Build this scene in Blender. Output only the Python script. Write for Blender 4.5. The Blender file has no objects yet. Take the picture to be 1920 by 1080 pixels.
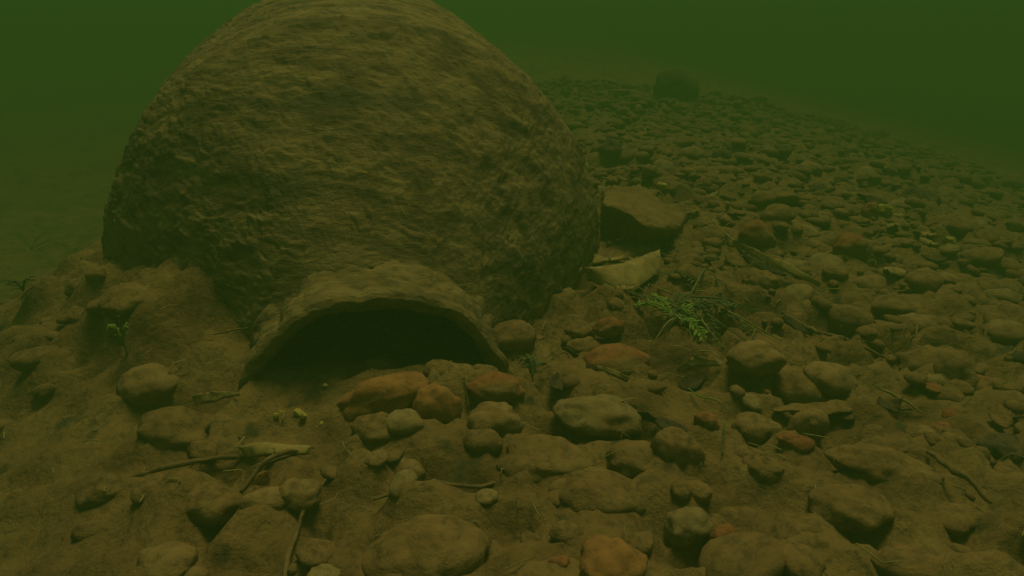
import bpy, bmesh, math, random
import numpy as np
from mathutils import Vector, Matrix
R = math.radians
S = bpy.context.scene
COL = S.collection

# ------------------------------------------------------------------ camera, sky, sun, exposure
CAM_H, PITCH, HFOV = 0.36, 22.0, 70.0
cd = bpy.data.cameras.new('camera'); cam = bpy.data.objects.new('camera', cd); COL.objects.link(cam)
cam.location = (0, 0, CAM_H); cam.rotation_euler = (R(90 - PITCH), 0, 0)
cd.sensor_width = 36; cd.lens = 18 / math.tan(R(HFOV / 2)); cd.clip_start = 0.02; cd.clip_end = 300
S.camera = cam
SUN_EL, SUN_AZ = 72.0, 22.0              # azimuth from +Y (ahead of the camera) towards +X
W = bpy.data.worlds.new("World"); S.world = W; W.use_nodes = True
wn = W.node_tree; bg = wn.nodes['Background']
sky = wn.nodes.new('ShaderNodeTexSky'); sky.sky_type = 'NISHITA'; sky.sun_disc = False
sky.sun_elevation = R(SUN_EL); sky.sun_rotation = R(SUN_AZ)
tint = wn.nodes.new('ShaderNodeMix'); tint.data_type = 'RGBA'; tint.blend_type = 'MULTIPLY'; tint.inputs[0].default_value = 1.0
tint.inputs[7].default_value = (1.0, .95, .45, 1)       # daylight that has come down through metres of green-brown water
wn.links.new(sky.outputs['Color'], tint.inputs[6]); wn.links.new(tint.outputs[2], bg.inputs['Color']); bg.inputs['Strength'].default_value = 0.05
sd = bpy.data.lights.new('sun', 'SUN'); sd.energy = 1.5; sd.angle = R(22); sd.color = (1.0, 0.91, 0.62)
sun = bpy.data.objects.new('sun', sd); COL.objects.link(sun)
sv = Vector((math.sin(R(SUN_AZ)) * math.cos(R(SUN_EL)), math.cos(R(SUN_AZ)) * math.cos(R(SUN_EL)), math.sin(R(SUN_EL))))
sun.rotation_euler = sv.to_track_quat('Z', 'Y').to_euler(); sun.location = sv * 20
S.view_settings.view_transform = 'Standard'; S.view_settings.look = 'None'
S.view_settings.exposure = 0.62; S.view_settings.gamma = 1.0; S.view_settings.use_curve_mapping = False
S.render.engine = 'CYCLES'
S.cycles.volume_bounces = 1; S.cycles.max_bounces = 6; S.cycles.filter_width = 1.5
FOG_DENSITY, FOG_COLOR = 0.47, (0.104, 0.232, 0.046)

# ------------------------------------------------------------------ noise
def _h(ix, iy, iz, k):
    n = (ix * 374761393 + iy * 668265263 + iz * 2147483647 + k * 1274126177) & 0xffffffff
    n = ((n ^ (n >> 13)) * 1274126177) & 0xffffffff
    n = ((n ^ (n >> 16)) * 2246822519) & 0xffffffff
    return ((n ^ (n >> 15)) & 0xffff) / 65535.0
def noise(P, k=0):                        # value noise, -1..1
    P = np.asarray(P, float); i = np.floor(P).astype(np.int64); f = P - i; f = f * f * f * (f * (f * 6 - 15) + 10)
    r = 0
    for a in (0, 1):
        for b in (0, 1):
            for c in (0, 1):
                w = (f[..., 0] if a else 1 - f[..., 0]) * (f[..., 1] if b else 1 - f[..., 1]) * (f[..., 2] if c else 1 - f[..., 2])
                r = r + w * _h(i[..., 0] + a, i[..., 1] + b, i[..., 2] + c, k)
    return r * 2 - 1
def fbm(P, octs=4, k=0, gain=.5):
    r, a, f = 0, 1.0, 1.0
    for o in range(octs):
        r = r + a * noise(P * f + 17.3 * o, k + o); a *= gain; f *= 2.07
    return r
def billow(P, octs=3, k=0, gain=.5):
    r, a, f = 0, 1.0, 1.0
    for o in range(octs):
        r = r + a * np.abs(noise(P * f + 11.7 * o, k + o)); a *= gain; f *= 2.1
    return r
def P3(x, y, z=0.0):
    x, y = np.asarray(x, float), np.asarray(y, float)
    return np.stack([x, y, np.zeros_like(x) + z], -1)
def sstep(a, b, x):
    t = np.clip((x - a) / (b - a), 0, 1); return t * t * (3 - 2 * t)
def softp(x, w):
    return w * np.logaddexp(0, x / w)

# ------------------------------------------------------------------ terrain
def gbase(x, y):
    x, y = np.asarray(x, float), np.asarray(y, float)
    z = np.zeros_like(x + y)
    z = z - 0.24 * softp(x - (0.62 + 0.03 * np.clip(y, 0, 4)), 0.25)                       # falls off to the right
    z = z - 0.42 * np.tanh(0.8 * softp((-0.15 - 0.52 * np.clip(y, 0, .98)) - x, 0.07) / .42)                      # and more sharply to the left
    z = z - 0.010 * softp(y - 1.6, .2)                                    # and behind the crest
    z = -3.2 * np.tanh(-z / 3.2)
    def hump(cx, cy, rx, ry, h): return h * np.exp(-((x - cx) / rx) ** 2 - ((y - cy) / ry) ** 2)
    z = z + hump(-0.48, 0.88, .17, .15, .058) + hump(-0.40, 0.72, .10, .08, .025)   # silt banked against the vessel
    z = z + hump(0.10, 0.95, .10, .14, .012) + hump(0.45, 1.55, .5, .5, .03)
    z = z + hump(-0.09, 0.625, .12, .04, .030) + hump(-0.35, 0.81, .11, .12, .064) - hump(-0.31, 0.63, .09, .07, .014)
    return z
def gz(x, y, fine=True):
    z = gbase(x, y); P = P3(x, y)
    z = z + 0.012 * fbm(P * 7, 2, 3)
    d = np.hypot(x, y)
    if fine:
        wob = P + 0.006 * np.stack([fbm(P * 30, 2, 41), fbm(P * 30, 2, 51), 0 * P[..., 0]], -1)
        m = sstep(-.5, .5, fbm(P * 5, 2, 9))
        z = z + (0.014 + .008 * sstep(-.2, .2, x) + .020 * m) * (np.sqrt(billow(wob * [16, 26, 1], 3, 21, .48) ** 2 + .012) - .5)
        z = z + 0.0055 * (billow(wob * [70, 105, 1], 3, 31, .6) - .6)
        pit = fbm(wob * [15, 27, 1] + 5.5, 2, 57)
        z = z - 0.012 * sstep(.42, .85, pit)* (1 - .6 * sstep(1.2, 2.2, y))
    for hx, hy, hr, hd in PITS: z = z - hd * np.exp(-(((x - hx) / hr) ** 2 + ((y - hy) / (hr * .75)) ** 2) ** 1.5)
    return z
PITS = []                                  # dark hollows in the bed (x, y, radius, depth)
AVOID = []                                 # points the loose pebbles keep clear of
FPX = 960 / math.tan(R(HFOV / 2)); sp, cp = math.sin(R(PITCH)), math.cos(R(PITCH))
def ray(px, py):
    u, v = (px - 960) / FPX, (540 - py) / FPX
    return Vector((u, cp + v * sp, -sp + v * cp))
for px, py, r, d in [(1205, 792, 46, .030), (1150, 795, 40, .024), (1580, 786, 60, .030), (1300, 706, 38, .028), (1310, 1012, 56, .030), (172, 664, 44, .030), (215, 650, 36, .024),
                     (288, 752, 48, .024), (1505, 728, 60, .020), (1710, 742, 50, .032), (960, 968, 44, .020), (782, 878, 44, .022), (880, 890, 34, .020), (1050, 792, 44, .024),
                     (590, 962, 62, .010), (1600, 836, 40, .020), (1090, 530, 26, .024), (1590, 545, 28, .018), (415, 852, 50, .018), (1240, 960, 40, .020),
                     (1750, 840, 44, .022), (1500, 620, 34, .016), (1010, 800, 26, .016), (1330, 890, 44, .018), (1640, 960, 60, .018), (700, 1050, 40, .016), (900, 1010, 50, .018)]:
    q = ray(px, py); t = CAM_H / -q.z; PITS.append((q.x * t, q.y * t, r / FPX * t, d))
def at(px, py, depth):
    return Vector((0, 0, CAM_H)) + ray(px, py) * depth
def hit(px, py, lift=0.0, fine=False):     # where a sight line meets the river bed (plus a lift)
    r = ray(px, py); t0 = 0.25
    ts = np.arange(0.25, 6, 0.01); zz = CAM_H + ts * r.z - gz(ts * r.x, ts * r.y, fine) - lift
    k = np.argmax(zz < 0) if (zz < 0).any() else len(ts) - 1
    t = ts[k]
    if k > 0 and zz[k] < 0: t = ts[k - 1] + .01 * zz[k - 1] / (zz[k - 1] - zz[k])
    p = Vector((0, 0, CAM_H)) + r * float(t)
    if lift: p.z = max(p.z, float(gz(p.x, p.y)) + .4 * lift + .002); AVOID.append((p.x, p.y))
    return p, float(t)

# ------------------------------------------------------------------ materials
def mat(name, cols, scale=14.0, detail=6, bump=(60.0, .5, .004), rough=1.0, sharp=(.3, .7), stretch=(1, 1, 1), fleck=None, grain=110):
    m = bpy.data.materials.new(name); m.use_nodes = True; nt = m.node_tree; N, L = nt.nodes, nt.links
    b = N['Principled BSDF']; b.inputs['Roughness'].default_value = rough; b.inputs['Specular IOR Level'].default_value = .12
    tc = N.new('ShaderNodeTexCoord'); mp = N.new('ShaderNodeMapping'); mp.inputs['Scale'].default_value = stretch
    L.new(tc.outputs['Object'], mp.inputs['Vector'])
    n = N.new('ShaderNodeTexNoise'); n.inputs['Scale'].default_value = scale; n.inputs['Detail'].default_value = detail; n.inputs['Roughness'].default_value = .62
    L.new(mp.outputs['Vector'], n.inputs['Vector'])
    rp = N.new('ShaderNodeValToRGB'); e = rp.color_ramp.elements
    for i, c in enumerate(cols):
        p = sharp[0] + (sharp[1] - sharp[0]) * i / max(1, len(cols) - 1)
        el = e[i] if i < 2 else e.new(p)
        el.position = p; el.color = (*c, 1)
    L.new(n.outputs['Fac'], rp.inputs['Fac']); out = rp.outputs['Color']
    oi = N.new('ShaderNodeObjectInfo')
    hv = N.new('ShaderNodeHueSaturation')
    mr = N.new('ShaderNodeMapRange'); mr.inputs['To Min'].default_value = .92; mr.inputs['To Max'].default_value = 1.08
    L.new(oi.outputs['Random'], mr.inputs['Value']); L.new(mr.outputs['Result'], hv.inputs['Value']); L.new(out, hv.inputs['Color']); out = hv.outputs['Color']
    g = N.new('ShaderNodeTexNoise'); g.inputs['Scale'].default_value = grain; g.inputs['Detail'].default_value = 7; g.inputs['Roughness'].default_value = .7
    L.new(mp.outputs['Vector'], g.inputs['Vector'])
    gr = N.new('ShaderNodeValToRGB'); ge = gr.color_ramp.elements                     # grit: dark grains, plain silt, a few ochre grains
    ge[0].position = .36; ge[0].color = (.60, .62, .60, 1); ge[1].position = .48; ge[1].color = (1, 1, 1, 1)
    e3 = ge.new(.60); e3.color = (1.04, 1.0, .95, 1); e4 = ge.new(.70); e4.color = (1.30, 1.16, 1.0, 1)
    L.new(g.outputs['Fac'], gr.inputs['Fac'])
    gm = N.new('ShaderNodeMix'); gm.data_type = 'RGBA'; gm.blend_type = 'MULTIPLY'; gm.inputs[0].default_value = 1.0
    L.new(out, gm.inputs[6]); L.new(gr.outputs['Color'], gm.inputs[7]); out = gm.outputs[2]
    if fleck:
        fc, fs, ft = fleck
        v = N.new('ShaderNodeTexNoise'); v.inputs['Scale'].default_value = fs; v.inputs['Detail'].default_value = 3
        L.new(mp.outputs['Vector'], v.inputs['Vector'])
        r2 = N.new('ShaderNodeMapRange'); r2.inputs['From Min'].default_value = ft; r2.inputs['From Max'].default_value = ft + .09
        L.new(v.outputs['Fac'], r2.inputs['Value'])
        mx = N.new('ShaderNodeMix'); mx.data_type = 'RGBA'; mx.inputs[7].default_value = (*fc, 1)
        L.new(r2.outputs['Result'], mx.inputs[0]); L.new(out, mx.inputs[6]); out = mx.outputs[2]
    L.new(out, b.inputs['Base Color'])
    if bump:
        bs, st, ds = bump
        nb = N.new('ShaderNodeTexNoise'); nb.inputs['Scale'].default_value = bs; nb.inputs['Detail'].default_value = 8; nb.inputs['Roughness'].default_value = .65
        L.new(mp.outputs['Vector'], nb.inputs['Vector'])
        bp = N.new('ShaderNodeBump'); bp.inputs['Strength'].default_value = st; bp.inputs['Distance'].default_value = ds
        L.new(nb.outputs['Fac'], bp.inputs['Height']); L.new(bp.outputs['Normal'], b.inputs['Normal'])
    return m
SILT_D, SILT, SILT_L = (.092, .057, .013), (.166, .107, .025), (.210, .146, .035)
M = dict(
    bed=mat('river_silt', [SILT_D, SILT, SILT_L], 11, 9, (120, .9, .006), fleck=((.06, .05, .014), 26, .62)),
    jar=mat('encrusted_silt', [(.095, .070, .018), (.160, .117, .029), (.205, .153, .039)], 34, 9, (200, .7, .006), grain=80, stretch=(.40, 1, 1), sharp=(.40, .60), fleck=((.075, .064, .020), 10, .60)),
    inside=mat('shade_toned_inner_wall', [(.015, .015, .008), (.03, .026, .012)], 30, 5, (80, .6, .005), fleck=((.20, .15, .06), 34, .57)),  # shade of the unlit interior put into the wall colour, plus pale flecks
    stone=mat('silty_stone', [(.115, .072, .017), (.167, .107, .026), (.20, .139, .034)], 30, 6, (90, .8, .005)),
    tan=mat('tan_stone', [(.14, .085, .02), (.20, .135, .035), (.235, .165, .045)], 35, 6, (120, .7, .004), fleck=(SILT, 16, .50)),
    red=mat('reddish_stone', [(.14, .063, .016), (.205, .092, .022), (.19, .110, .028)], 28, 6, (120, .7, .004), fleck=(SILT, 18, .48)),
    orange=mat('orange_stone', [(.17, .088, .02), (.245, .125, .026), (.22, .13, .03)], 24, 6, (120, .5, .004), fleck=(SILT_L, 12, .62)),
    dark=mat('dark_stone', [(.05, .042, .016), (.08, .060, .02), (.115, .082, .024)], 30, 6, (90, .6, .004)),
    pale=mat('pale_silted_stone', [(.16, .115, .03), (.20, .148, .04), (.225, .168, .046)], 22, 5, (140, .6, .003), fleck=(SILT, 15, .55)),
    yellow=mat('yellow_flake', [(.30, .25, .03), (.42, .36, .06)], 60, 4, (120, .5, .002)),
    leaf=mat('dead_leaf', [(.18, .135, .032), (.235, .182, .042), (.28, .22, .052)], 40, 5, (160, .4, .002)),
    dark_sheet=mat('rotten_leaf_and_dark_sheet', [(.04, .032, .012), (.075, .055, .018)], 40, 5, (140, .5, .002)),
    twig=mat('silty_twig', [(.10, .066, .018), (.15, .10, .027), (.185, .13, .036)], 60, 5, (200, .5, .002)),
    stem=mat('pale_stem', [(.17, .15, .035), (.25, .22, .05)], 60, 4, (200, .3, .001)),
    green=mat('water_weed', [(.08, .13, .016), (.13, .21, .024), (.17, .25, .032)], 60, 4, (200, .3, .001)),
    olive=mat('olive_weed', [(.07, .085, .02), (.11, .12, .028)], 60, 4, (200, .3, .001)),
)

# ------------------------------------------------------------------ object helpers
def mesh_np(name, V, F, smooth=True):
    me = bpy.data.meshes.new(name); V = np.asarray(V, np.float32); F = np.asarray(F, np.int32)
    k = F.shape[1]
    me.vertices.add(len(V)); me.vertices.foreach_set('co', V.ravel())
    me.loops.add(F.size); me.loops.foreach_set('vertex_index', F.ravel())
    me.polygons.add(len(F)); me.polygons.foreach_set('loop_start', np.arange(0, F.size, k, dtype=np.int32))
    me.update(calc_edges=True); me.validate()
    if smooth: me.polygons.foreach_set('use_smooth', np.ones(len(me.polygons), bool))
    return me
def link(name, me, m, parent=None, loc=None):
    o = bpy.data.objects.new(name, me); COL.objects.link(o)
    if m and not me.materials: me.materials.append(m)
    if parent: o.parent = parent
    if loc is not None: o.location = loc
    return o
def tag(o, label=None, cat=None, group=None, kind=None):
    if label: o['label'] = label
    if cat: o['category'] = cat
    if group: o['group'] = group
    if kind: o['kind'] = kind
    return o
def empty(name, loc):
    o = bpy.data.objects.new(name, None); COL.objects.link(o); o.location = loc; o.empty_display_size = .02; return o
def gridfaces(nu, nv, wrap_u=False):
    i = np.arange(nv - 1)[:, None]; j = np.arange(nu if wrap_u else nu - 1)[None, :]; j2 = (j + 1) % nu
    return np.stack([i * nu + j, i * nu + j2, (i + 1) * nu + j2, (i + 1) * nu + j], -1).reshape(-1, 4)

# ------------------------------------------------------------------ the river bed
def axis(lo, hi, n, c, s):
    a, b = math.asinh((lo - c) / s), math.asinh((hi - c) / s)
    return c + s * np.sinh(np.linspace(a, b, n))
xs = axis(-24, 24, 620, 0.0, .55); ys = axis(-24, 26, 640, 0.75, .5)
X, Y = np.meshgrid(xs, ys)
BED_Z = gz(X, Y)
SKIRTS = []                                # (x, y, radius, height) of every stone the silt banks up against

# ------------------------------------------------------------------ the vessel
MX = Vector((-.1324, .6554, -.0395)); AZ, EL, RM, TR, LL, PB, QB, PF = -.2176, .1291, .3348, .3132, 1.3143, 2.8476, 2.6014, 1.2669
A = np.array([math.sin(AZ) * math.cos(EL), math.cos(AZ) * math.cos(EL), math.sin(EL)])
U = np.array([math.cos(AZ), -math.sin(AZ), 0.]); VV = np.cross(U, A)
RN, TN = .134, .062
def prof(t):
    t = np.asarray(t, float)
    f = RN + (RM - RN) * (1 - np.clip((TR - t) / (TR - TN), 0, 1) ** PF)
    b = RM * np.clip(1 - np.clip((t - TR) / (LL - TR), 0, 1) ** PB, 0, 1) ** (1 / QB)
    return np.where(t < TR, f, b)
def lathe(ts, rs, n, disp=None):
    ph = np.linspace(0, 2 * np.pi, n, endpoint=False)
    ring = np.cos(ph)[:, None] * U + np.sin(ph)[:, None] * VV
    P = ts[:, None, None] * A + rs[:, None, None] * ring[None]
    if disp is not None:
        P = P + disp(P)[..., None] * ring[None]
    return P.reshape(-1, 3), gridfaces(n, len(ts), True)
vessel = empty('vessel', MX)
tag(vessel, 'huge egg-shaped silt-crusted vessel lying on its side with a dark open mouth', 'vessel')
def crust(P):
    Q = P * [.45, 1, 1]; Q = Q + .010 * np.stack([fbm(P * 26, 2, 61), fbm(P * 26, 2, 66), fbm(P * 26, 2, 71)], -1)
    fade = sstep(0, .03, P @ A - TN) * .8 + .2
    m = sstep(-.5, .6, fbm(Q * 9, 2, 77))
    return fade * (.004 * fbm(P * 6, 2, 80) + (.0021 + .0014 * m) * (billow(Q * 135, 3, 85, .60) - .6) + .0016 * fbm(Q * 55, 2, 91) - .004 * sstep(.35, .75, fbm(Q * [13, 20, 20], 2, 97)))
s = np.linspace(0, 1, 560)
ts = TN + (LL - TN) * (1 - (1 - s) ** 1.0 * (1 - .0 * s)); ts = TN + (LL - TN) * np.sin(s * np.pi / 2) ** 1.0 * s ** .35
Vb, Fb = lathe(ts, prof(ts), 1080, crust)
si = np.linspace(0, 1, 60); ti = TN + (LL - .03 - TN) * np.sin(si * np.pi / 2)
Vi, Fi = lathe(ti[::-1], np.clip(prof(ti)[::-1] - .024, .002, None), 96)
link('body', mesh_np('body', Vb, Fb), M['jar'], vessel)
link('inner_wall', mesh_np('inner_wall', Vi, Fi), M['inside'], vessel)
# neck: a short collar with a thick worn lip
tn = np.array([.075, .060, .045, .030, .018, .008, .000, -.005, -.006, -.002, .008, .025, .05, .075, .10])
rn = np.array([.141, .137, .135, .135, .137, .140, .141, .138, .132, .126, .122, .120, .119, .119, .119])
k = np.linspace(0, len(tn) - 1, 90); tn2, rn2 = np.interp(k, np.arange(len(tn)), tn), np.interp(k, np.arange(len(tn)), rn)
def ncrust(P):
    w = .5 + .5 * sstep(-.012, .03, P @ A)
    return .007 * fbm(P * 16, 3, 111) + .006 * (billow(P * 45, 3, 115) - .6) * w
cut = int(np.searchsorted(k, 9.2))
Vn, Fn = lathe(tn2[:cut + 1], rn2[:cut + 1], 420, ncrust)
link('neck', mesh_np('neck', Vn, Fn), M['jar'], vessel)
Vt, Ft = lathe(tn2[cut:], rn2[cut:], 420, ncrust)
link('throat', mesh_np('throat', Vt, Ft), M['inside'], vessel)  # neck interior, coloured near-black for the shade inside

# ------------------------------------------------------------------ stones
rs = np.random.default_rng(4)
def ico(sub):
    bm = bmesh.new(); bmesh.ops.create_icosphere(bm, subdivisions=sub, radius=1.0)
    v = np.array([q.co[:] for q in bm.verts]); f = np.array([[w.index for w in q.verts] for q in bm.faces]); bm.free(); return v, f
I2, I3, I4 = ico(2), ico(3), ico(4)
def stone_shape(base, seed, rough=.2, flat=0.0):
    v, f = base; o = seed * 7.13
    r = 1 + rough * fbm(v * 1.15 + o, 2, 5) + rough * .42 * fbm(v * 3.2 + o, 3, 7) + .022 * fbm(v * 9 + o, 2, 8)
    p = v * r[:, None]
    for q in range(4):                                  # a few worn flat faces
        n = np.array([math.sin(o * (q + 1) * 1.7), math.cos(o * (q + 2) * 2.3), math.sin(o * (q + 3) * .9)]); n /= np.linalg.norm(n)
        dd = p @ n; ex = np.clip(dd - .80, 0, None); p = p - (ex * .35)[:, None] * n
    return p, f
def rotz(p, a):
    c, s_ = math.cos(a), math.sin(a); return p @ np.array([[c, s_, 0], [-s_, c, 0], [0, 0, 1]])
def stone(name, px, py, w, h, m, label, cat='stone', dfac=.8, rot=0.0, tilt=0.0, sink=.3, seed=None, rough=.2, group=None):
    """px, py: the middle of the stone as the photo shows it; w, h: its width and height there."""
    if py > 640 and w > 60 and name == 'stone': sink = min(.46, sink + .08)
    g, t = hit(px, py + h * .32)
    ww, hh = w / FPX * t / 2, h / FPX * t / 2
    p, f = stone_shape(I4, seed if seed is not None else (px * .37 + py * .11) % 50, rough)
    p = p * [ww, ww * dfac, hh * 1.12]
    if tilt:
        c, s_ = math.cos(tilt), math.sin(tilt); p = p @ np.array([[c, 0, -s_], [0, 1, 0], [s_, 0, c]])
    if rot: p = rotz(p, rot)
    z = gz(g.x, g.y); SKIRTS.append((g.x, g.y, max(ww, ww * dfac) * .95, hh * .55 * (1 - sink) * (sink > .12)))
    o = link(name, mesh_np(name, p, f), m, None, (g.x, g.y, float(z) + hh * (1 - 2 * sink) * .9))
    return tag(o, label, cat, group)
stones = [
 # px, py, w, h, material, label, depth factor, rot, tilt, sink
 (1415, 437, 72, 56, 'red', 'rusty red rounded stone beside the brown stone under the long narrow leaf', .8, .3, .1, .25),
 (1357, 436, 66, 44, 'stone', 'brown rounded stone touching the left side of the rusty red stone', .8, -.2, -.1, .25),
 (1595, 462, 78, 50, 'red', 'broad pinkish red stone lying flat on the gravel slope', .8, .2, 0, .3),
 (1515, 390, 30, 26, 'tan', 'small pale round pebble on the gravel above the rusty red stone', 1, 0, 0, .2),
 (1627, 402, 34, 34, 'red', 'small pinkish pebble right beside the yellow flake on the slope', 1, 0, 0, .2),
 (1150, 666, 132, 66, 'red', 'large smooth reddish stone in front of the green water weed', .7, .15, -.12, .3),
 (1108, 618, 44, 44, 'tan', 'small pointed tan stone leaning on the large smooth reddish stone', .6, .4, .5, .25),
 (1140, 636, 54, 34, 'red', 'small reddish stone sitting on top of the large smooth reddish stone', .8, .2, 0, .0),
 (1065, 550, 28, 24, 'pale', 'tiny pale pebble on the bed near the vessel, left of the pale fan-shaped leaf', 1, 0, 0, .2),
 (1408, 708, 104, 60, 'tan', 'smooth domed tan stone with a bright rounded edge in the right middle', .8, .1, 0, .3),
 (1482, 700, 150, 92, 'stone', 'big dark-sided brown stone right behind the smooth domed tan stone', .7, -.5, .3, .38),
 (718, 742, 176, 66, 'orange', 'long reddish brown stone slanting across the front of the vessel mouth', .5, .22, -.30, .12),
 (818, 756, 88, 104, 'orange', 'upright rounded reddish stone at the right end of the long slanting stone', .8, 0, .12, .2),
 (928, 726, 110, 48, 'red', 'flat reddish stone beside the right lower edge of the vessel mouth', .7, -.05, .06, .3),
 (934, 788, 104, 78, 'tan', 'cone-shaped tan stone in front of the flat reddish stone', .8, .2, .15, .25),
 (702, 806, 86, 58, 'stone', 'round silty stone below the long slanting reddish brown stone', .9, 0, 0, .28),
 (1322, 793, 46, 36, 'red', 'small bright brick-red pebble in the centre right foreground', .9, .2, .1, .2),
 (1412, 792, 92, 54, 'tan', 'oval tan stone to the right of the small brick-red pebble', .8, .2, .05, .25),
 (1508, 806, 70, 72, 'tan', 'tall rounded tan stone between the oval stone and the dark gap under the ledge', .8, 0, .2, .2),
 (1290, 968, 98, 66, 'pale', 'large pale domed stone in the lower right foreground', .9, .1, 0, .25),
 (1358, 1003, 56, 42, 'red', 'brick-red stone tucked under the right edge of the large pale domed stone', .9, .3, .2, .25),
 (1148, 1066, 128, 92, 'orange', 'big smooth orange stone at the bottom edge of the picture', .9, .1, .05, .2),
 (1046, 1060, 46, 54, 'red', 'small reddish stone just left of the big smooth orange stone', .9, 0, .4, .25),
 (562, 934, 92, 58, 'tan', 'domed tan stone at the top of the upright twig in the lower left foreground', .85, -.2, -.1, .25),
 (497, 932, 26, 40, 'orange', 'small orange chip standing left of the domed tan stone with the twig', .5, .5, .4, .15),
 (392, 945, 104, 64, 'stone', 'broad silty stone in the lower left beside the sloping twig', .85, .1, 0, .3),
 (800, 992, 230, 96, 'stone', 'wide flat silt-covered slab in the bottom foreground', .8, .2, -.06, .42),
 (1752, 668, 140, 78, 'stone', 'broad round silt-covered boulder on the right-hand slope', .85, .1, .1, .34),
 (1565, 632, 92, 42, 'red', 'dull reddish stone under the long thin stick on the right', .8, -.2, -.05, .3),
 (1120, 764, 160, 62, 'pale', 'flat pale stone overhanging a dark hollow in the centre foreground', .7, .12, .16, .28),
 (1262, 842, 90, 92, 'stone', 'tall silty lump right of the dark hollow in the centre foreground', .8, 0, 0, .4),
 (1190, 850, 120, 60, 'stone', 'low silty stone below the dark hollow in the centre foreground', .8, -.1, 0, .4),
 (1262, 176, 84, 56, 'dark', 'dark boulder standing alone on the far crest of the gravel', .8, 0, 0, .2),
 (1142, 293, 44, 34, 'dark', 'small dark stone close to the right flank of the vessel on far gravel', .9, 0, 0, .2),
 (1352, 296, 44, 32, 'dark', 'dark angular stone in the middle of the far gravel', .8, .3, .2, .2),
 (1462, 300, 32, 24, 'dark', 'smaller dark stone right of the dark angular stone on far gravel', .9, 0, 0, .2),
 (1722, 372, 76, 56, 'dark', 'blurred dark boulder on the far right slope behind the yellow flake', .8, .2, 0, .3),
 (1192, 342, 20, 16, 'pale', 'tiny pale pebble directly behind the flat-topped wedge rock', 1, 0, 0, .1),
 (1217, 340, 30, 22, 'pale', 'pale oval pebble just right of the tiny pale pebble behind the wedge rock', .8, 0, 0, .15),
 (1665, 332, 34, 26, 'tan', 'tilted tan pebble high on the far right slope', .6, .3, .6, .2),
 (1300, 925, 70, 40, 'stone', 'dull brown stone just behind the large pale domed stone', .8, .2, 0, .35),
 (1390, 925, 150, 58, 'stone', 'long low silty ridge stone right of the large pale domed stone', .6, -.25, .16, .38),
 (1430, 885, 80, 46, 'stone', 'rounded brown stone below the oval tan stone in the right foreground', .9, .1, .1, .3),
 (1650, 880, 190, 58, 'stone', 'long silt-covered ridge stone before the curved branch at right', .5, -.12, .10, .4),
 (1425, 520, 64, 36, 'stone', 'brown stone directly below the long narrow leaf', .8, 0, 0, .25),
 (1480, 585, 70, 36, 'stone', 'brown stone with a thin dark leaf in front on the right', .9, .2, 0, .3),
 (285, 704, 124, 74, 'tan', 'silty lump hanging over a dark hollow on the left bank below the sprig', .8, .1, .1, .30),
 (250, 545, 130, 60, 'stone', 'rounded silty hump on top of the bank left of the vessel', .8, .2, 0, .42),
 (330, 800, 150, 80, 'stone', 'low greenish silt lump in the left foreground above the curved twig', .8, .1, 0, .45),
 (1010, 850, 180, 60, 'stone', 'wide low silty stone below the cone-shaped tan stone', .7, .1, 0, .40),
 (1120, 925, 200, 70, 'stone', 'long flat silty stone left of the large pale domed stone', .6, -.1, .05, .42),
 (1590, 930, 150, 70, 'stone', 'silty rounded lump below the long silt-covered ridge stone', .8, .3, .1, .42),
 (200, 905, 90, 50, 'stone', 'silty lump at the lower left where the bed falls away', .9, .2, 0, .45),
 (1880, 830, 76, 40, 'dark', 'dark reddish stone at the right edge of the picture', .9, 0, 0, .35),
]
for (px, py, w, h, mk, lab, df, ro, ti_, si_) in stones:
    stone('boulder' if 'boulder' in lab else 'stone', px, py, w, h, M[mk], lab, 'boulder' if 'boulder' in lab else 'stone', df, ro, ti_, si_)
yellow = [(1238, 376, 18, 12, 'small bright yellow flake on top of the flat-topped wedge rock', .1), (1655, 397, 30, 18, 'bright yellow flake on the far gravel slope at right', .2),
 (1778, 455, 22, 14, 'dull yellow flake on the pebble slope near the right edge', .2), (1097, 311, 12, 12, 'tiny yellow fleck at the right flank of the vessel', .1),
 (1141, 873, 9, 9, 'single pale yellow speck on the silt in the centre foreground', .0), (560, 776, 20, 12, 'largest yellow flake of the little heap below the vessel mouth', .1),
 (520, 790, 9, 9, 'leftmost yellow fleck of the little heap below the vessel mouth', .1), (528, 778, 8, 7, 'upper left yellow fleck of the little heap below the mouth', .1),
 (604, 797, 10, 9, 'rightmost yellow fleck of the little heap below the vessel mouth', .1), (570, 788, 14, 8, 'yellow fleck touching the underside of the largest flake below the mouth', .1), (612, 729, 9, 7, 'pinkish yellow fleck on the sand sill inside the vessel mouth', .1)]
for (px, py, w, h, lab, si_) in yellow:
    o = stone('flake', px, py, w, h, M['yellow'], lab, 'flake', .8, 0, .3, si_, None, .4)
    for dx_ in (-14, 0, 14): hit(px + dx_, py, .001); hit(px + dx_, py + 14, .001)
    if py > 720 and py < 800: o['group'] = 'yellow flakes below the vessel mouth'

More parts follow.
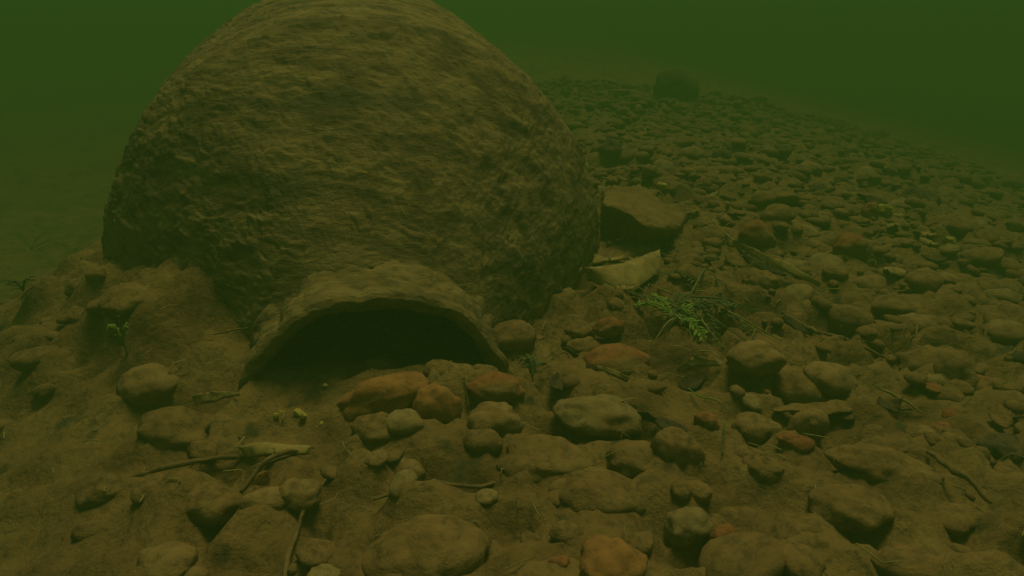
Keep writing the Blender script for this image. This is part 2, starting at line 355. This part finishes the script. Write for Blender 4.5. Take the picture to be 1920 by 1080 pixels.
# wedge rock: a flat lit top over a dark undercut face
def hull(name, pts, m, parent=None, sub=3, amp=.004):
    bm = bmesh.new()
    for p in pts: bm.verts.new(p)
    r = bmesh.ops.convex_hull(bm, input=bm.verts)
    bmesh.ops.delete(bm, geom=[g for g in r['geom_interior'] if isinstance(g, bmesh.types.BMVert)], context='VERTS')
    bmesh.ops.dissolve_limit(bm, angle_limit=R(6), verts=bm.verts, edges=bm.edges)
    bmesh.ops.bevel(bm, geom=list(bm.edges), offset=.010, segments=4, profile=.6, affect='EDGES')
    bmesh.ops.triangulate(bm, faces=bm.faces)
    for _ in range(sub): bmesh.ops.subdivide_edges(bm, edges=[e for e in bm.edges if e.calc_length() > .006], cuts=1, use_grid_fill=False); bmesh.ops.triangulate(bm, faces=bm.faces)
    v = np.array([q.co[:] for q in bm.verts]); bm.normal_update(); n = np.array([q.normal[:] for q in bm.verts])
    v = v + n * (amp * fbm(v * 35, 3, 133) + amp * .35 * fbm(v * 130, 2, 137))[:, None]
    f = np.array([[w.index for w in q.verts] for q in bm.faces]); bm.free()
    c = v.mean(0); c[2] = v[:, 2].min()
    return link(name, mesh_np(name, v - c, f), m, parent, c)
wr = [at(1128, 378, 1.10), at(1180, 398, 1.06), at(1210, 426, 1.05), at(1278, 430, 1.09), at(1286, 404, 1.2), at(1196, 346, 1.30), at(1132, 350, 1.26),
      at(1128, 455, 1.14), at(1168, 492, 1.12), at(1215, 474, 1.13), at(1255, 437, 1.15), at(1270, 440, 1.26), at(1150, 470, 1.3)]
tag(hull('rock', wr, M['stone']), 'flat-topped wedge rock with a dark undercut face leaning against the right side of the vessel', 'rock')

# ------------------------------------------------------------------ leaves, twigs, weeds
def sheet(name, ea, eb, m, label, cat='leaf', sag=.0, thick=.0022, nv=9, seed=0, group=None, parent=None):
    """a dead leaf lofted between two edges; each edge point is (px, py, lift above the bed)."""
    def curve(e, n=26):
        p = np.array([hit(a, b, c)[0][:] for a, b, c in e]); t = np.r_[0, np.cumsum(np.linalg.norm(np.diff(p, axis=0), axis=1))]; t /= t[-1]
        u = np.linspace(0, 1, n); q = np.stack([np.interp(u, t, p[:, i]) for i in range(3)], -1)
        for _ in range(6): q[1:-1] = (q[:-2] + 2 * q[1:-1] + q[2:]) / 4
        return q
    a, b = curve(ea), curve(eb); v = np.linspace(0, 1, nv)[:, None, None]
    P = a[None] * (1 - v) + b[None] * v
    P[..., 2] += sag * np.sin(np.pi * v[..., 0]) + .0025 * fbm(P * 45 + seed, 2, 141)
    nu = P.shape[1]; T = P.copy(); T[..., 2] -= thick
    P[..., :2] += .0015 * np.stack([fbm(P * 90 + seed, 2, 143), fbm(P * 90 + seed, 2, 147)], -1)
    n = nu * nv; F = gridfaces(nu, nv); Fb = F[:, ::-1] + n
    e = [j for j in range(nu)] + [i * nu + nu - 1 for i in range(1, nv)] + [(nv - 1) * nu + j for j in range(nu - 2, -1, -1)] + [i * nu for i in range(nv - 2, 0, -1)]
    Fs = np.array([[e[i], e[i] + n, e[(i + 1) % len(e)] + n, e[(i + 1) % len(e)]] for i in range(len(e))])
    V = np.r_[P.reshape(-1, 3), T.reshape(-1, 3)]; c = V.mean(0); c[2] = V[:, 2].min()
    o = link(name, mesh_np(name, V - c, np.r_[F, Fb, Fs]), m, parent, c)
    return tag(o, label, cat, group) if not parent else o
def tube_np(pts, rad, n=8, seed=0, wob=.25):
    P = np.array([p[:] for p in pts], float); t = np.r_[0, np.cumsum(np.linalg.norm(np.diff(P, axis=0), axis=1))]; t /= t[-1]
    u = np.linspace(0, 1, 40); Q = np.stack([np.interp(u, t, P[:, i]) for i in range(3)], -1)
    for _ in range(5): Q[1:-1] = (Q[:-2] + 2 * Q[1:-1] + Q[2:]) / 4
    r = np.interp(u, np.linspace(0, 1, len(rad)), rad)
    Q = Q + (r * wob)[:, None] * np.stack([fbm(Q * 60 + seed + i * 9, 2, 151) for i in range(3)], -1)
    d = np.gradient(Q, axis=0); d /= np.linalg.norm(d, axis=1)[:, None] + 1e-9
    s1 = np.cross(d, [0.05, .1, 1.0]); s1 /= np.linalg.norm(s1, axis=1)[:, None] + 1e-9; s2 = np.cross(s1, d)
    ph = np.linspace(0, 2 * np.pi, n, endpoint=False)
    V = Q[:, None] + r[:, None, None] * (np.cos(ph)[None, :, None] * s1[:, None] + np.sin(ph)[None, :, None] * s2[:, None])
    V = V + (.35 * r)[:, None, None] * fbm(V * 130, 2, 155)[..., None]
    V = np.r_[V.reshape(-1, 3), Q[:1], Q[-1:]]; F = gridfaces(n, 40, True); k = 40 * n
    caps = [[(j + 1) % n, j, k, k] for j in range(n)] + [[39 * n + j, 39 * n + (j + 1) % n, k + 1, k + 1] for j in range(n)]
    return V, F, caps
def tube(name, pts, rad, m, parent=None, seed=0, wob=.25):
    V, F, caps = tube_np(pts, rad, 8, seed, wob)
    c = V[0].copy() if not parent else np.zeros(3)
    me = bpy.data.meshes.new(name); me.from_pydata([tuple(p) for p in V - c], [], [tuple(f) for f in F] + [tuple(f[:3]) for f in caps]); me.update()
    me.polygons.foreach_set('use_smooth', np.ones(len(me.polygons), bool))
    return link(name, me, m, parent, c if not parent else None)
def twig(pts, rpx, m, label, cat='twig', seed=0, name='twig', group=None):
    hs = [hit(a, b, c * .6) for a, b, c in pts]; t = np.mean([h[1] for h in hs])
    return tag(tube(name, [h[0] for h in hs], [.72 * r / FPX * t for r in rpx], m, None, seed), label, cat, group)

sheet('leaf', [(1085, 514, .022), (1130, 504, .022), (1175, 490, .024), (1236, 466, .026)], [(1102, 524, .014), (1135, 541, .012), (1180, 550, .012), (1238, 508, .016)], M['leaf'],
      'large pale fan-shaped dead leaf lying below the flat-topped wedge rock', sag=.012, seed=1)
sheet('leaf', [(1112, 474, .010), (1135, 484, .010), (1172, 488, .012)], [(1112, 494, .006), (1138, 499, .006), (1180, 490, .012)], M['leaf'],
      'small pale crescent leaf between the wedge rock and the large fan-shaped leaf', sag=.002, seed=2)
sheet('leaf', [(1372, 448, .036), (1420, 471, .040), (1475, 487, .036), (1538, 530, .018)], [(1374, 454, .032), (1418, 484, .032), (1470, 502, .028), (1536, 534, .015)], M['leaf'],
      'long narrow curled dead leaf raised above the gravel below the rusty red stone', sag=.003, seed=3)
sheet('leaf', [(1380, 462, .012), (1430, 492, .010), (1520, 530, .006)], [(1400, 488, .003), (1440, 512, .003), (1515, 536, .003)], M['dark_sheet'], 'dark sheet half hidden under the long narrow curled leaf', seed=4)  # dark sheet laid along the underside of the curled leaf
sheet('leaf', [(445, 836, .012), (510, 826, .016), (590, 836, .012)], [(458, 852, .010), (510, 864, .012), (575, 850, .012)], M['leaf'], 'flat oval dead leaf above the sloping twig in the left foreground', sag=.003, seed=5)
sheet('leaf', [(1270, 686, .016), (1310, 678, .020), (1352, 682, .018)], [(1275, 696, .014), (1315, 690, .018), (1350, 690, .016)], M['leaf'], 'thin pale leaf bridging a dark hole left of the smooth domed tan stone', seed=6)
sheet('leaf', [(1448, 762, .018), (1540, 752, .026), (1690, 744, .022)], [(1450, 770, .016), (1545, 776, .022), (1690, 762, .020)], M['stone'], 'long flat pale leaf making a ledge above a black gap at right', sag=.0, seed=7)
sheet('leaf', [(1462, 600, .010), (1490, 598, .012), (1524, 620, .010)], [(1470, 612, .006), (1495, 618, .006), (1522, 628, .006)], M['dark_sheet'], 'thin dark leaf tucked behind the dull reddish stone at right', seed=8)
sheet('leaf', [(1098, 688, .010), (1118, 684, .012), (1135, 694, .010)], [(1104, 698, .006), (1120, 702, .006), (1134, 700, .006)], M['dark_sheet'], 'small dark leaf below the large smooth reddish stone', seed=9)
sheet('leaf', [(1115, 684, .016), (1150, 690, .016), (1180, 706, .012)], [(1120, 690, .014), (1150, 700, .012), (1176, 712, .008)], M['leaf'], 'small pale leaf resting on the small dark leaf', seed=10)
sheet('leaf', [(1052, 652, .012), (1070, 652, .014), (1085, 662, .012)], [(1056, 657, .008), (1070, 662, .008), (1082, 668, .008)], M['dark_sheet'], 'tiny dark leaf left of the large smooth reddish stone', seed=11)
sheet('leaf', [(1195, 772, .020), (1215, 770, .022), (1238, 784, .018)], [(1198, 780, .016), (1215, 786, .014), (1234, 792, .012)], M['dark_sheet'], 'black curled sheet at the end of the dark hollow in the centre foreground', seed=12)  # dark sheet laid over the hollow
sheet('leaf', [(360, 742, .016), (400, 732, .02), (450, 744, .016)], [(365, 752, .012), (402, 748, .014), (445, 752, .012)], M['leaf'], 'silty leaf lying left of the lower corner of the vessel mouth', seed=13)

twig([(190, 925, .004), (260, 890, .010), (340, 868, .014), (440, 856, .010), (530, 846, .006)], [9, 8, 7, 6, 3], M['twig'], 'long gently curved twig in the left foreground below the oval leaf', seed=1)
twig([(450, 925, .004), (500, 895, .010), (545, 872, .012), (580, 850, .006)], [6, 7, 6, 3], M['twig'], 'short sloping twig pointing up to the oval dead leaf', seed=2)
twig([(575, 938, .028), (560, 985, .024), (540, 1040, .022), (528, 1110, .016)], [5, 6, 7, 8], M['twig'], 'straight upright twig running down from the domed tan stone to the bottom edge', seed=3)
twig([(700, 938, .008), (800, 930, .014), (900, 914, .014), (1010, 886, .010)], [3, 5, 6, 3], M['twig'], 'long thin twig lying across the centre foreground above the slab', seed=4)
twig([(1738, 862, .020), (1785, 878, .026), (1820, 900, .022), (1860, 945, .006)], [6, 9, 9, 5], M['twig'], 'thick arched branch in the lower right of the bed', 'branch', seed=5, name='branch')
twig([(1640, 722, .022), (1665, 735, .024), (1700, 760, .018), (1728, 782, .010)], [3, 3.5, 3.5, 2], M['stem'], 'thin straight pale stick at right beside a dark hole', seed=6)
twig([(1470, 588, .016), (1530, 622, .020), (1580, 650, .016), (1660, 672, .008)], [4, 5, 5, 3], M['twig'], 'long thin stick crossing over the dull reddish stone', seed=7)
twig([(1336, 412, .024), (1352, 430, .028), (1376, 452, .024)], [2, 2.2, 2.5], M['stem'], 'thin leaf stalk arching over the brown stone beside the rusty red one', 'stalk', seed=8, name='stalk')
twig([(1290, 728, .014), (1312, 744, .020), (1345, 750, .018), (1368, 772, .008)], [1.6, 2, 2, 1.5], M['green'], 'thin green stem bending over the stones right of the flat pale stone', 'stem', seed=9, name='stem')
twig([(872, 700, .022), (876, 730, .016), (878, 760, .008)], [2.4, 2.2, 2], M['stem'], 'short pale stem standing between the upright stone and the flat reddish stone', 'stem', seed=10, name='stem')
twig([(400, 628, .06), (430, 620, .064), (465, 614, .056)], [2, 2.6, 1.5], M['twig'], 'thin short twig lying on the silt bank left of the vessel mouth', seed=11)
twig([(1358, 800, .012), (1356, 830, .010), (1352, 870, .006)], [3, 3, 2], M['olive'], 'faint upright green stem below the oval tan stone', 'stem', seed=12, name='stem')
twig([(104, 456, .02), (125, 459, .026), (145, 466, .02)], [1.6, 1.8, 1.2], M['stem'], 'tiny pale bristle sticking out of the left bank', 'stem', seed=13, name='stem')

def frond(parent, base, tip, n=12, length=.016, m=None, seed=0, width=.0016, arch=.010):
    """one feathery weed shoot: an arched midrib with narrow forked leaflets, one mesh."""
    rg = random.Random(seed); V, F = [], []
    b, t = Vector(base), Vector(tip)
    mid = [b.lerp(t, u) + Vector((0, 0, arch * math.sin(math.pi * min(1, u * .9)))) for u in np.linspace(0, 1, 14)]
    tv, tf, caps = tube_np(mid, [.0013, .0011, .0007], 6, seed, .2); V += [tuple(p) for p in tv]; F += [tuple(f) for f in tf] + [tuple(f[:3]) for f in caps]
    dirv = (t - b).normalized(); side = dirv.cross(Vector((0, 0, 1))).normalized(); upv = side.cross(dirv)
    for i in range(n):
        u = .12 + .88 * i / (n - 1); p = b.lerp(t, u) + Vector((0, 0, arch * math.sin(math.pi * min(1, u * .9))))
        for s_ in (-1, 1):
            if rg.random() < .15: continue
            l = length * (1.1 - .55 * u) * rg.uniform(.5, 1.3)
            d = (side * s_ * rg.uniform(.6, 1) + dirv * rg.uniform(.5, 1.0) + upv * rg.uniform(-.25, .45)).normalized()
            w = d.cross(upv).normalized() * width; k = len(V); q = p + d * l * .55; e = p + d * l + upv * rg.uniform(-.003, .001)
            V += [tuple(p - w * .5), tuple(p + w * .5), tuple(q + w), tuple(q - w), tuple(e)]
            V += [tuple(Vector(x) - upv * .0006) for x in V[-5:]]
            F += [(k, k + 1, k + 2, k + 3), (k + 3, k + 2, k + 4), (k + 6, k + 5, k + 8, k + 7), (k + 7, k + 8, k + 9)]
            for a_, b_ in ((0, 1), (1, 2), (2, 4), (4, 3), (3, 0)): F.append((k + b_, k + a_, k + a_ + 5, k + b_ + 5))
    me = bpy.data.meshes.new('frond'); o = np.array(parent.location)
    me.from_pydata([tuple(np.array(p) - o) for p in V], [], F); me.update(); me.polygons.foreach_set('use_smooth', np.ones(len(me.polygons), bool))
    return link('frond', me, m or M['green'], parent)
def weed(base, stems, fronds, label, m=None, seed=0, length=.016, group=None):
    b, t = hit(*base); w = empty('water_weed', b); tag(w, label, 'water weed', group)
    for i, (pts, r) in enumerate(stems):
        hs = [hit(*q) for q in pts]; o = tube('stem', [h[0] - b for h in hs], [x / FPX * t for x in r], M['stem'] if i % 2 else M['olive'], w, i + seed)
    for i, (a, c) in enumerate(fronds):
        frond(w, hit(*a)[0], hit(*c)[0], m=m or (M['olive'] if len(fronds) > 8 and (i < 4 or i % 3 == 0) else M['green']), seed=i + seed * 10, length=length)
    return w
weed((1268, 600, 0), [
    ([(1335, 478, .01), (1318, 510, .02), (1290, 560, .025), (1262, 596, .02)], [2.5, 2.5, 2]), ([(1285, 560, .024), (1330, 580, .022), (1395, 605, .01)], [1.6, 1.5, 1]),
    ([(1335, 478, .01), (1345, 530, .016), (1372, 575, .012), (1425, 602, .006)], [2, 1.6, 1.2]), ([(1300, 545, .02), (1340, 545, .02), (1385, 565, .01)], [1.4, 1.4, 1]),
    ([(1312, 600, .02), (1350, 630, .014), (1362, 660, .008)], [1.4, 1.4, 1]), ([(1180, 548, .02), (1230, 566, .026), (1262, 590, .02)], [1.2, 1.4, 1.4]),
    ([(1325, 560, .02), (1360, 600, .016), (1400, 650, .006)], [1.4, 1.4, 1]), ([(1340, 520, .02), (1390, 545, .014), (1440, 562, .006)], [1.4, 1.2, 1])] +
   [([(1290 + 3 * i % 40, 556 + (7 * i) % 30, .022), (1290 + dx * .55, 566 + dy * .45, .030), (1290 + dx, 570 + dy, .008)], [2.0, 1.8, .8]) for i, (dx, dy) in enumerate(
    [(130, 20), (150, 60), (110, 88), (60, 96), (-40, 70), (-100, 36), (-120, -10), (-70, -36), (90, -30), (170, 96), (40, 60), (-70, 88)])],
   [((1290, 575, .026), (1372, 610, .014)), ((1300, 560, .026), (1400, 640, .008)), ((1300, 560, .026), (1345, 650, .006)), ((1310, 530, .02), (1240, 520, .02)), ((1262, 592, .026), (1172, 582, .012)), ((1262, 592, .026), (1196, 606, .006)), ((1262, 592, .026), (1262, 634, .006)), ((1262, 592, .026), (1318, 632, .008)), ((1262, 592, .026), (1312, 664, .004)),
    ((1262, 592, .026), (1330, 598, .010)), ((1262, 592, .026), (1222, 560, .024)), ((1262, 592, .026), (1290, 612, .016)), ((1262, 592, .026), (1284, 560, .03))],
   'bright green feathery water weed with trailing stems on the stones right of the vessel', seed=1, length=.017)
weed((232, 664, 0), [([(222, 592, .05), (226, 622, .034), (238, 666, .006)], [1.4, 1.6, 1.8])], [((228, 634, .03), (206, 622, .036)), ((229, 640, .026), (240, 622, .036))],
   'tiny green sprig standing on the silt bank left of the vessel', seed=2, length=.006)
weed((1000, 720, 0), [([(1000, 722, .004), (996, 700, .014), (988, 680, .02)], [1.6, 1.4, 1])], [((998, 706, .012), (1018, 690, .016)), ((996, 700, .014), (976, 684, .018)), ((998, 706, .012), (994, 678, .022))],
   'small dull green sprig at the right corner of the vessel mouth', M['olive'], 3, .008)
weed((60, 470, 0), [([(60, 470, .004), (48, 452, .03), (40, 438, .05)], [1.6, 1.4, 1]), ([(62, 472, .004), (80, 455, .03), (96, 446, .04)], [1.4, 1.2, 1])], [((50, 456, .03), (24, 440, .05)), ((60, 466, .02), (90, 436, .06))],
   'dim olive weed tuft at the hazy left edge beyond the silt bank', M['olive'], 5, .014)
weed((40, 560, 0), [([(40, 560, .004), (52, 545, .03), (66, 536, .04)], [1.6, 1.4, 1])], [((46, 554, .02), (20, 538, .05)), ((46, 554, .02), (60, 530, .05))],
   'blurred olive weed low at the left edge below the dim tuft', M['olive'], 6, .012)
weed((990, 585, 0), [([(1000, 592, .006), (985, 580, .014), (972, 572, .016)], [1.4, 1.2, 1])], [((992, 586, .01), (968, 574, .016)), ((992, 586, .01), (1006, 574, .014))],
   'faint green sprig on the bed against the lower right flank of the vessel', M['olive'], 4, .008)

# ------------------------------------------------------------------ loose pebbles (the 250 that show largest) and the gravel between them
def in_vessel(x, y, mrg=0.0):
    d = np.stack([x - MX.x, y - MX.y], -1); a = A[:2] / np.linalg.norm(A[:2]); t = d @ a; s_ = d @ np.array([a[1], -a[0]])
    zc = MX.z + t * math.sin(EL)
    rr = np.where(t < TN, RN, prof(t)); rr = np.sqrt(np.clip(rr ** 2 - zc ** 2, 0, None))
    return (t > -.03) & (t < LL) & (np.abs(s_) < rr + mrg)
rp = np.random.default_rng(12)
N = 26000
px_ = rp.uniform(-1.15, 1.7, N); py_ = .28 + 3.2 * rp.random(N) ** .85
sz = (.0068 + .0014 * (py_ < .85)) * np.exp(rp.normal(-.12, .66, N)) + .0025
dens = .05 + .12 * (px_ < -.35) * (py_ > .6) + .55 * sstep(-.32, -.06, px_) + .42 * sstep(.0, .45, px_) + .3 * sstep(1.0, 1.6, py_)
dens = dens * (.55 + .45 * sstep(-.35, .3, fbm(P3(px_ * 3.2, py_ * 3.2), 2, 201)))
keep = (rp.random(N) < dens) & ~in_vessel(px_, py_, .005)
feat = np.array([[o.location.x, o.location.y, max(o.dimensions.x, o.dimensions.y) / 2 if o.data else .02] for o in COL.objects if o.get('category') in ('stone', 'boulder', 'rock', 'flake')])
for fx, fy, fr in feat: keep &= np.hypot(px_ - fx, py_ - fy) > fr * .75
for a_, b_ in AVOID: keep &= np.hypot(px_ - a_, py_ - b_) > .010 + sz * .9
for a_, b_, c_, d_ in PITS: keep &= np.hypot(px_ - a_, py_ - b_) > c_ * .7 + sz * .6
px_, py_, sz = px_[keep], py_[keep], np.clip(sz[keep], 0, .026)
dep = py_ * cp + CAM_H * sp; u = px_ / dep * FPX; v = (py_ * sp - CAM_H * cp) / dep * FPX
inview = (np.abs(u) < 990) & (np.abs(v) < 560)
app = np.where(inview, sz / dep, 0); order = np.argsort(-app); NB = 250
variants = [mesh_np('pebble', *(lambda p, f: (p * .015, f))(*stone_shape(I3, 60 + i * 1.7, .19))) for i in range(8)]
pm = ['stone', 'stone', 'tan', 'stone', 'stone', 'red', 'stone', 'pale']
meshes = []
for i, me in enumerate(variants): me.materials.append(M[pm[i]]); meshes.append(me)
LAB = {'stone': 'small silt-coated brown pebble half sunk in the river bed', 'tan': 'small tan pebble half sunk in the river bed', 'red': 'small dull reddish pebble half sunk in the river bed',
       'dark': 'small dark pebble half sunk in the river bed', 'pale': 'small pale silted pebble half sunk in the river bed'}
gzv = gz(px_, py_)
for k_ in order[:NB]:
    vi = int(rp.integers(0, 8)); vi = 0 if pm[vi] == 'red' and sz[k_] > .013 else vi; o = bpy.data.objects.new('pebble', meshes[vi]); COL.objects.link(o)
    s_ = float(sz[k_]); o.scale = (s_ / .015 * rp.uniform(.95, 1.5), s_ / .015 * rp.uniform(.8, 1.1), s_ / .015 * rp.uniform(.5, .85))
    o.rotation_euler = (rp.uniform(-.25, .25), rp.uniform(-.25, .25), rp.uniform(0, 6.28)); o.location = (px_[k_], py_[k_], float(gzv[k_]) + s_ * .10)
    SKIRTS.append((px_[k_], py_[k_], s_ * 1.25, s_ * .26))
    tag(o, LAB[pm[vi]], 'pebble', pm[vi].replace('stone', 'brown') + ' pebbles strewn over the river bed')
gv = [stone_shape(I2, 90 + i * 2.3, .24) for i in range(10)]; gs = [stone_shape(ico(1), 90 + i * 2.3, .2) for i in range(10)]
Vs, Fs, k0 = [], [], 0
for k_ in order[NB:]:
    p, f = (gv if sz[k_] / dep[k_] > .007 else gs)[int(rp.integers(0, 10))]; s_ = sz[k_]
    q = rotz(p * [s_ * rp.uniform(.95, 1.5), s_ * rp.uniform(.8, 1.1), s_ * rp.uniform(.42, .75)], rp.uniform(0, 6.28)) + [px_[k_], py_[k_], gzv[k_] + s_ * .1]
    Vs.append(q); Fs.append(f + k0); k0 += len(q)
tag(link('gravel', mesh_np('gravel', np.concatenate(Vs), np.concatenate(Fs)), M['stone']), 'fine silt-coated gravel covering the bed between the larger stones', 'gravel', kind='stuff')

# ------------------------------------------------------------------ small dead leaves lying flat among the stones
def leaf_mesh(seed):
    rg = np.random.default_rng(seed); n, w = 14, 7; u = np.linspace(0, 1, n)[None, :]; v = np.linspace(-1, 1, w)[:, None]
    half = .30 * np.sin(np.pi * u ** .8) ** .8 + .012; bend = .12 * np.sin(np.pi * u + seed)
    x = (u - .5) + 0 * v; y = v * half + bend * .6; z = .10 * (1 - v ** 2) * np.sin(np.pi * u) * (1 if seed % 2 else -.6) + .08 * (u - .5) ** 2 * 4 + .03 * rg.normal(size=(w, n))
    P = np.stack([x, y, z], -1); P[..., 1] += .025 * rg.normal(size=(w, n)) * (np.abs(v) > .9)
    T = P.copy(); T[..., 2] -= .05; N_ = n * w; F = gridfaces(n, w)
    e = [j for j in range(n)] + [i * n + n - 1 for i in range(1, w)] + [(w - 1) * n + j for j in range(n - 2, -1, -1)] + [i * n for i in range(w - 2, 0, -1)]
    Fs = np.array([[e[i], e[i] + N_, e[(i + 1) % len(e)] + N_, e[(i + 1) % len(e)]] for i in range(len(e))])
    return mesh_np('small_leaf', np.r_[P.reshape(-1, 3), T.reshape(-1, 3)] * .03, np.r_[F, F[:, ::-1] + N_, Fs])
lm = [leaf_mesh(i + 3) for i in range(6)]
for i, me in enumerate(lm): me.materials.append(M['leaf'] if i % 3 == 0 else M['stone'] if i % 3 == 1 else M['dark_sheet'])
ll = ['small pale dead leaf lying flat among the stones', 'small silt-covered dead leaf lying flat among the stones', 'small dark rotten leaf lying flat among the stones']
rq = np.random.default_rng(77); cnt = 0
while cnt < 64:
    x, y = rq.uniform(-.25, .85), rq.uniform(.44, 1.45)
    if in_vessel(np.array([x]), np.array([y]), .02)[0] or (np.hypot(feat[:, 0] - x, feat[:, 1] - y) < feat[:, 2] * .9 + .008).any(): continue
    i = int(rq.integers(0, 6)); o = bpy.data.objects.new('small_leaf', lm[i]); COL.objects.link(o); c = rq.uniform(.7, 1.5)
    o.scale = (c, c * rq.uniform(.7, 1.2), c); o.rotation_euler = (rq.normal(0, .22), rq.normal(0, .22), rq.uniform(0, 6.28)); o.location = (x, y, float(gz(x, y)) + rq.uniform(.006, .012))
    tag(o, ll[i % 3], 'leaf', ['pale', 'silted', 'dark'][i % 3] + ' leaves scattered over the bed'); cnt += 1

# ------------------------------------------------------------------ fine litter of straw and stalk bits lying on the silt
rl = np.random.default_rng(31); V_, F_, k_ = [], [], 0
for i in range(900):
    x, y = (rl.normal(.30, .16), rl.normal(.95, .16)) if i < 260 else (rl.uniform(-.55, 1.0), rl.uniform(.36, 1.9))
    if in_vessel(np.array([x]), np.array([y]), .01)[0]: continue
    a, l, r = rl.uniform(0, 6.28), rl.uniform(.008, .03), rl.uniform(.0004, .0010)
    d = np.array([math.cos(a), math.sin(a), 0.]) * l; b = np.array([x, y, float(gz(x, y)) + rl.uniform(.003, .009)])
    pts = [b, b + d * .5 + [rl.normal(0, .003), rl.normal(0, .003), .002], b + d + [0, 0, rl.normal(0, .003)]]
    q = np.array(pts); sd_ = np.array([-d[1], d[0], 0]) / l * r; up_ = np.array([0, 0, r])
    ring = np.stack([q + sd_, q + up_, q - sd_, q - up_ * .6], 1).reshape(-1, 3); V_.append(ring)
    F_.append(gridfaces(4, 3, True) + k_); k_ += len(ring)
tag(link('litter', mesh_np('litter', np.concatenate(V_), np.concatenate(F_)), M['stem']), 'fine litter of straw and stalk bits scattered over the silt', 'litter', kind='stuff')

# ------------------------------------------------------------------ specks of silt drifting in the water
V_, F_ = [], []; o4 = np.array([[1, 0, -.7], [-1, 0, -.7], [0, 1, .7], [0, -1, .7]]); f4 = np.array([[0, 1, 2], [0, 3, 1], [0, 2, 3], [1, 3, 2]])
for i in range(700):
    x, y = rl.uniform(-1.3, 1.6), rl.uniform(.35, 2.6); z = float(gbase(x, y)) + .03 + .5 * rl.random()
    if in_vessel(np.array([x]), np.array([y]), .03)[0] or z > .5: continue
    V_.append(o4 * rl.uniform(.0003, .0008) + [x, y, z]); F_.append(f4 + 4 * len(F_))
tag(link('suspended_specks', mesh_np('suspended_specks', np.concatenate(V_), np.concatenate(F_)), M['stem']), 'tiny pale specks of silt drifting in the murky water', 'specks', kind='stuff')

# ------------------------------------------------------------------ the bed itself, silt banked up round every stone
SK = np.zeros_like(BED_Z)
for sx, sy, sr, sh in SKIRTS:
    i0, i1 = np.searchsorted(xs, [sx - 2.4 * sr, sx + 2.4 * sr]); j0, j1 = np.searchsorted(ys, [sy - 2.4 * sr, sy + 2.4 * sr])
    if i1 <= i0 or j1 <= j0: continue
    q = np.hypot(X[j0:j1, i0:i1] - sx, Y[j0:j1, i0:i1] - sy) / sr
    SK[j0:j1, i0:i1] = np.maximum(SK[j0:j1, i0:i1], sh * np.exp(-(q / 1.2) ** 3))
BED_Z += SK
bedm = mesh_np('river_bed', np.stack([X, Y, BED_Z], -1).reshape(-1, 3), gridfaces(len(xs), len(ys)))
tag(link('river_bed', bedm, M['bed']), kind='structure')

# ------------------------------------------------------------------ the murky green water
hm = bpy.data.materials.new('murky_water'); hm.use_nodes = True; nt = hm.node_tree
for n in list(nt.nodes):
    if n.type != 'OUTPUT_MATERIAL': nt.nodes.remove(n)
pv = nt.nodes.new('ShaderNodeVolumePrincipled'); pv.inputs['Density'].default_value = FOG_DENSITY; pv.inputs['Color'].default_value = (*FOG_COLOR, 1)
pv.inputs['Density Attribute'].default_value = ''; pv.inputs['Temperature Attribute'].default_value = ''; pv.inputs['Anisotropy'].default_value = 0.0
nt.links.new(pv.outputs['Volume'], [n for n in nt.nodes if n.type == 'OUTPUT_MATERIAL'][0].inputs['Volume'])
try: hm.cycles.homogeneous_volume = True
except Exception: pass
bm = bmesh.new(); bmesh.ops.create_cube(bm, size=1.0)
z0, z1 = float(np.min(gz(X, Y, False))) - 1.0, 0.55
for q in bm.verts: q.co = Vector((q.co.x * 56, q.co.y * 58 + 1, z0 if q.co.z < 0 else z1))
me = bpy.data.meshes.new('haze'); bm.to_mesh(me); bm.free()
hz = link('haze', me, hm); tag(hz, 'murky green river water filling the whole scene', 'water haze', kind='stuff')
